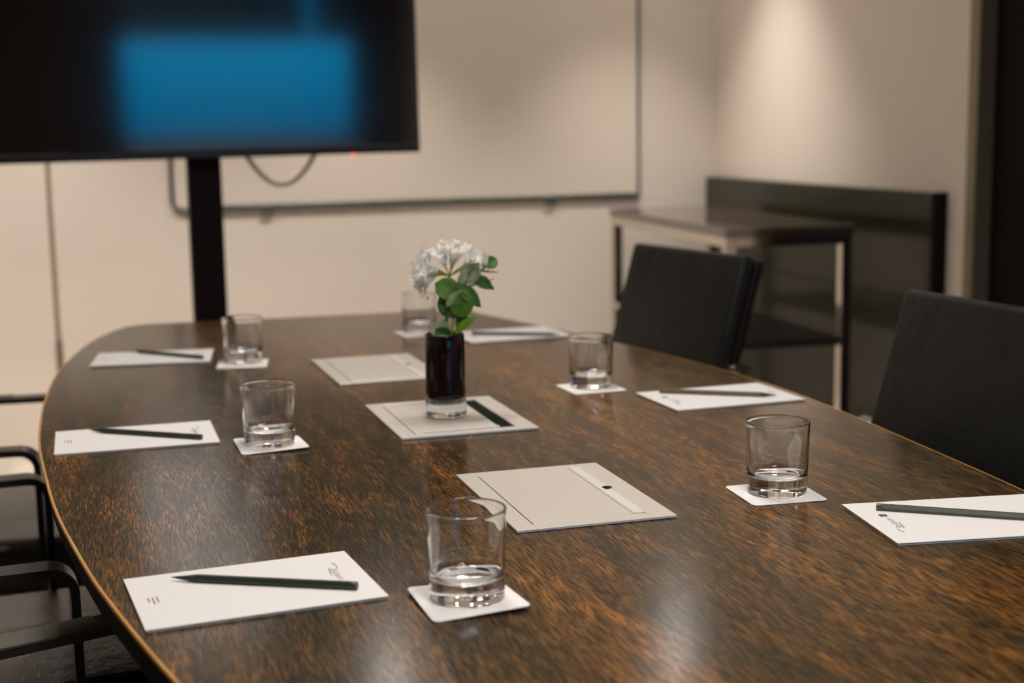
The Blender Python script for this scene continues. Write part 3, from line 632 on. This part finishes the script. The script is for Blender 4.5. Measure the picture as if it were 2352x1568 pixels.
LV = [ # base (mm), tip direction (mm), face tilt, width, length, material, cup, fold, point
    ((9, 118, -8), (-30, 9, -8), (0, .3, .2), .030, .031, 'leafsage', .35, .5, 0),
    ((7, 113, -12), (-20, 14, -12), (0, -.2, 0), .023, .024, 'leafdark', .25, .4, 0),
    ((13, 116, -12), (36, 30, -6), (.0, .5, .3), .017, .046, 'leafbright', .1, .5, .8),
    ((17, 128, -8), (18, 12, 2), (.2, .3, .2), .020, .022, 'leafdark', .2, .3, .2),
    ((17, 140, -12), (-13, 36, -6), (-.12, .1, 0), .036, .043, 'leafdark', .25, .2, 0),
    ((18, 140, -13), (13, 36, -6), (.12, .1, 0), .034, .043, 'leaf', .25, .2, 0),
    ((17, 164, -17), (-6, 16, -10), (-.1, .7, 0), .036, .014, 'leafsage', .3, .2, 0),
    ((20, 171, -14), (-24, 17, -4), (-.1, .4, 0), .034, .036, 'leaf', .3, .25, 0),
    ((17, 190, -12), (38, -36, 0), (.1, .3, 0), .024, .050, 'leafdark', .15, .25, .4),
    ((22, 186, -10), (10, 20, -2), (.3, .2, 0), .012, .024, 'leafsage', .3, .5, 0),
    ((30, 188, -6), (18, 30, 0), (.0, .2, 0), .030, .036, 'leafsage', .2, .3, 0),
    ((38, 196, -6), (34, -16, 4), (0, .4, 0), .022, .038, 'leafdark', .2, .5, .7),
    ((48, 200, -2), (14, 26, 2), (-.2, .3, 0), .018, .032, 'leafsage', .2, .6, .6),
    ((60, 210, 2), (13, 10, 4), (0, .2, 0), .020, .020, 'leafdark', .2, .3, 0),
    ((52, 204, 0), (24, -1, 0), (0, .9, 0), .005, .026, 'stem', .1, .2, .8),
    ((22, 181, -2), (50, 9, 6), (0, .9, 0), .004, .050, 'stem', -.2, .2, .8)]
for bs, td, ft, w, l, mm_, cu, fo, po in LV:
    place_leaf(e, vp(*bs), vp(*td), toC + RV*ft[0] + UV*ft[1] + DV*ft[2], w, l, M[mm_], cu, fo, po)

f = thing('nerine_flower', 'white curly petalled flower head above the eucalyptus leaves', 'flower', (VX, VY, VZ))
HB = vp(9, 198, 2)
b = bm_new(); tube(b, [vp(-3, 42), vp(2, 120, 6), vp(7, 180, 4), HB], [.0022, .0022, .002, .002], 8); link_obj('stem', b, M['stem'], f, 'auto')
def floret(base, axis, seed, size=1.0):
    rnd = random.Random(seed); ax = axis.normalized()
    a = ax.cross(UV if abs(ax.z) < .9 else RV).normalized(); c = ax.cross(a)
    b = bm_new(); tube(b, [HB, HB.lerp(base, .5) + UV*.001, base, base + ax*.004*size], [.0009, .0009, .0012, .0018], 6); pd = link_obj('pedicel', b, M['stem'], f, 'auto')
    for k in range(6):
        ph = k*math.pi/3 + rnd.uniform(-.2, .2); out = a*math.cos(ph) + c*math.sin(ph); side = ax.cross(out)
        ln = .040*size*rnd.uniform(.88, 1.12); wd = .0100*size; ncv = 12; b = bm_new(); rows = []
        curl = rnd.uniform(2.2, 3.4); ph2 = rnd.uniform(0, 6); p = base + ax*.003
        for i in range(ncv+1):
            u = i/ncv; ang = .28 + curl*max(0, u-.22)**1.5
            d = ax*math.cos(ang) + out*math.sin(ang); nrm = out*math.cos(ang) - ax*math.sin(ang)
            hw_ = wd/2*(.35 + .65*math.sin(math.pi*min(.93, u*.9+.08)))
            ruf = .0016*size*math.sin(u*15+ph2)*min(1, u*2)
            rows.append([b.verts.new(p - side*hw_ + nrm*ruf), b.verts.new(p + nrm*.0006), b.verts.new(p + side*hw_ - nrm*ruf)])
            p = p + d*(ln/ncv) + side*.0004*math.sin(u*9+ph2)
        for r0, r1 in zip(rows, rows[1:]):
            for i in range(2): b.faces.new((r0[i], r0[i+1], r1[i+1], r1[i]))
        o = link_obj('petal', b, M['petal'], pd, 'all'); pass
    b = bm_new()
    for k in range(4):
        ph = rnd.uniform(0, 6.28); out = a*math.cos(ph) + c*math.sin(ph); ln = .026*size
        tube(b, [base + ax*.004, base + ax*ln*.6 + out*.003, base + ax*ln + out*.006], [.0004, .00035, .0007], 5)
    link_obj('stamens', b, M['petal'] if seed % 3 else M['stamen'], pd)
FL = [((-6, 206, -14), (-.7, .35, -.8), 1.0), ((-13, 201, 0), (-1, -.55, .1), 1.0), ((-8, 204, -6), (-1, .10, -.35), 1.0), ((-10, 208, 4), (-1, .55, .1), 1.0), ((-9, 200, -8), (-.9, -.45, -.5), .95), ((-12, 203, 6), (-1, -.1, .5), 1.0), ((4, 211, -6), (-.25, 1, -.35), 1.0),
      ((12, 212, -4), (.2, 1, -.15), 1.1), ((14, 213, 6), (.45, 1, .4), 1.05), ((28, 212, -4), (.85, .7, -.3), 1.0), ((36, 210, 2), (1, .35, -.05), .95), ((30, 211, 8), (.9, .6, .5), .9)]
for i, (bs, ax, sz) in enumerate(FL):
    floret(vp(*bs), RV*ax[0] + UV*ax[1] + DV*ax[2], 11+i, sz)
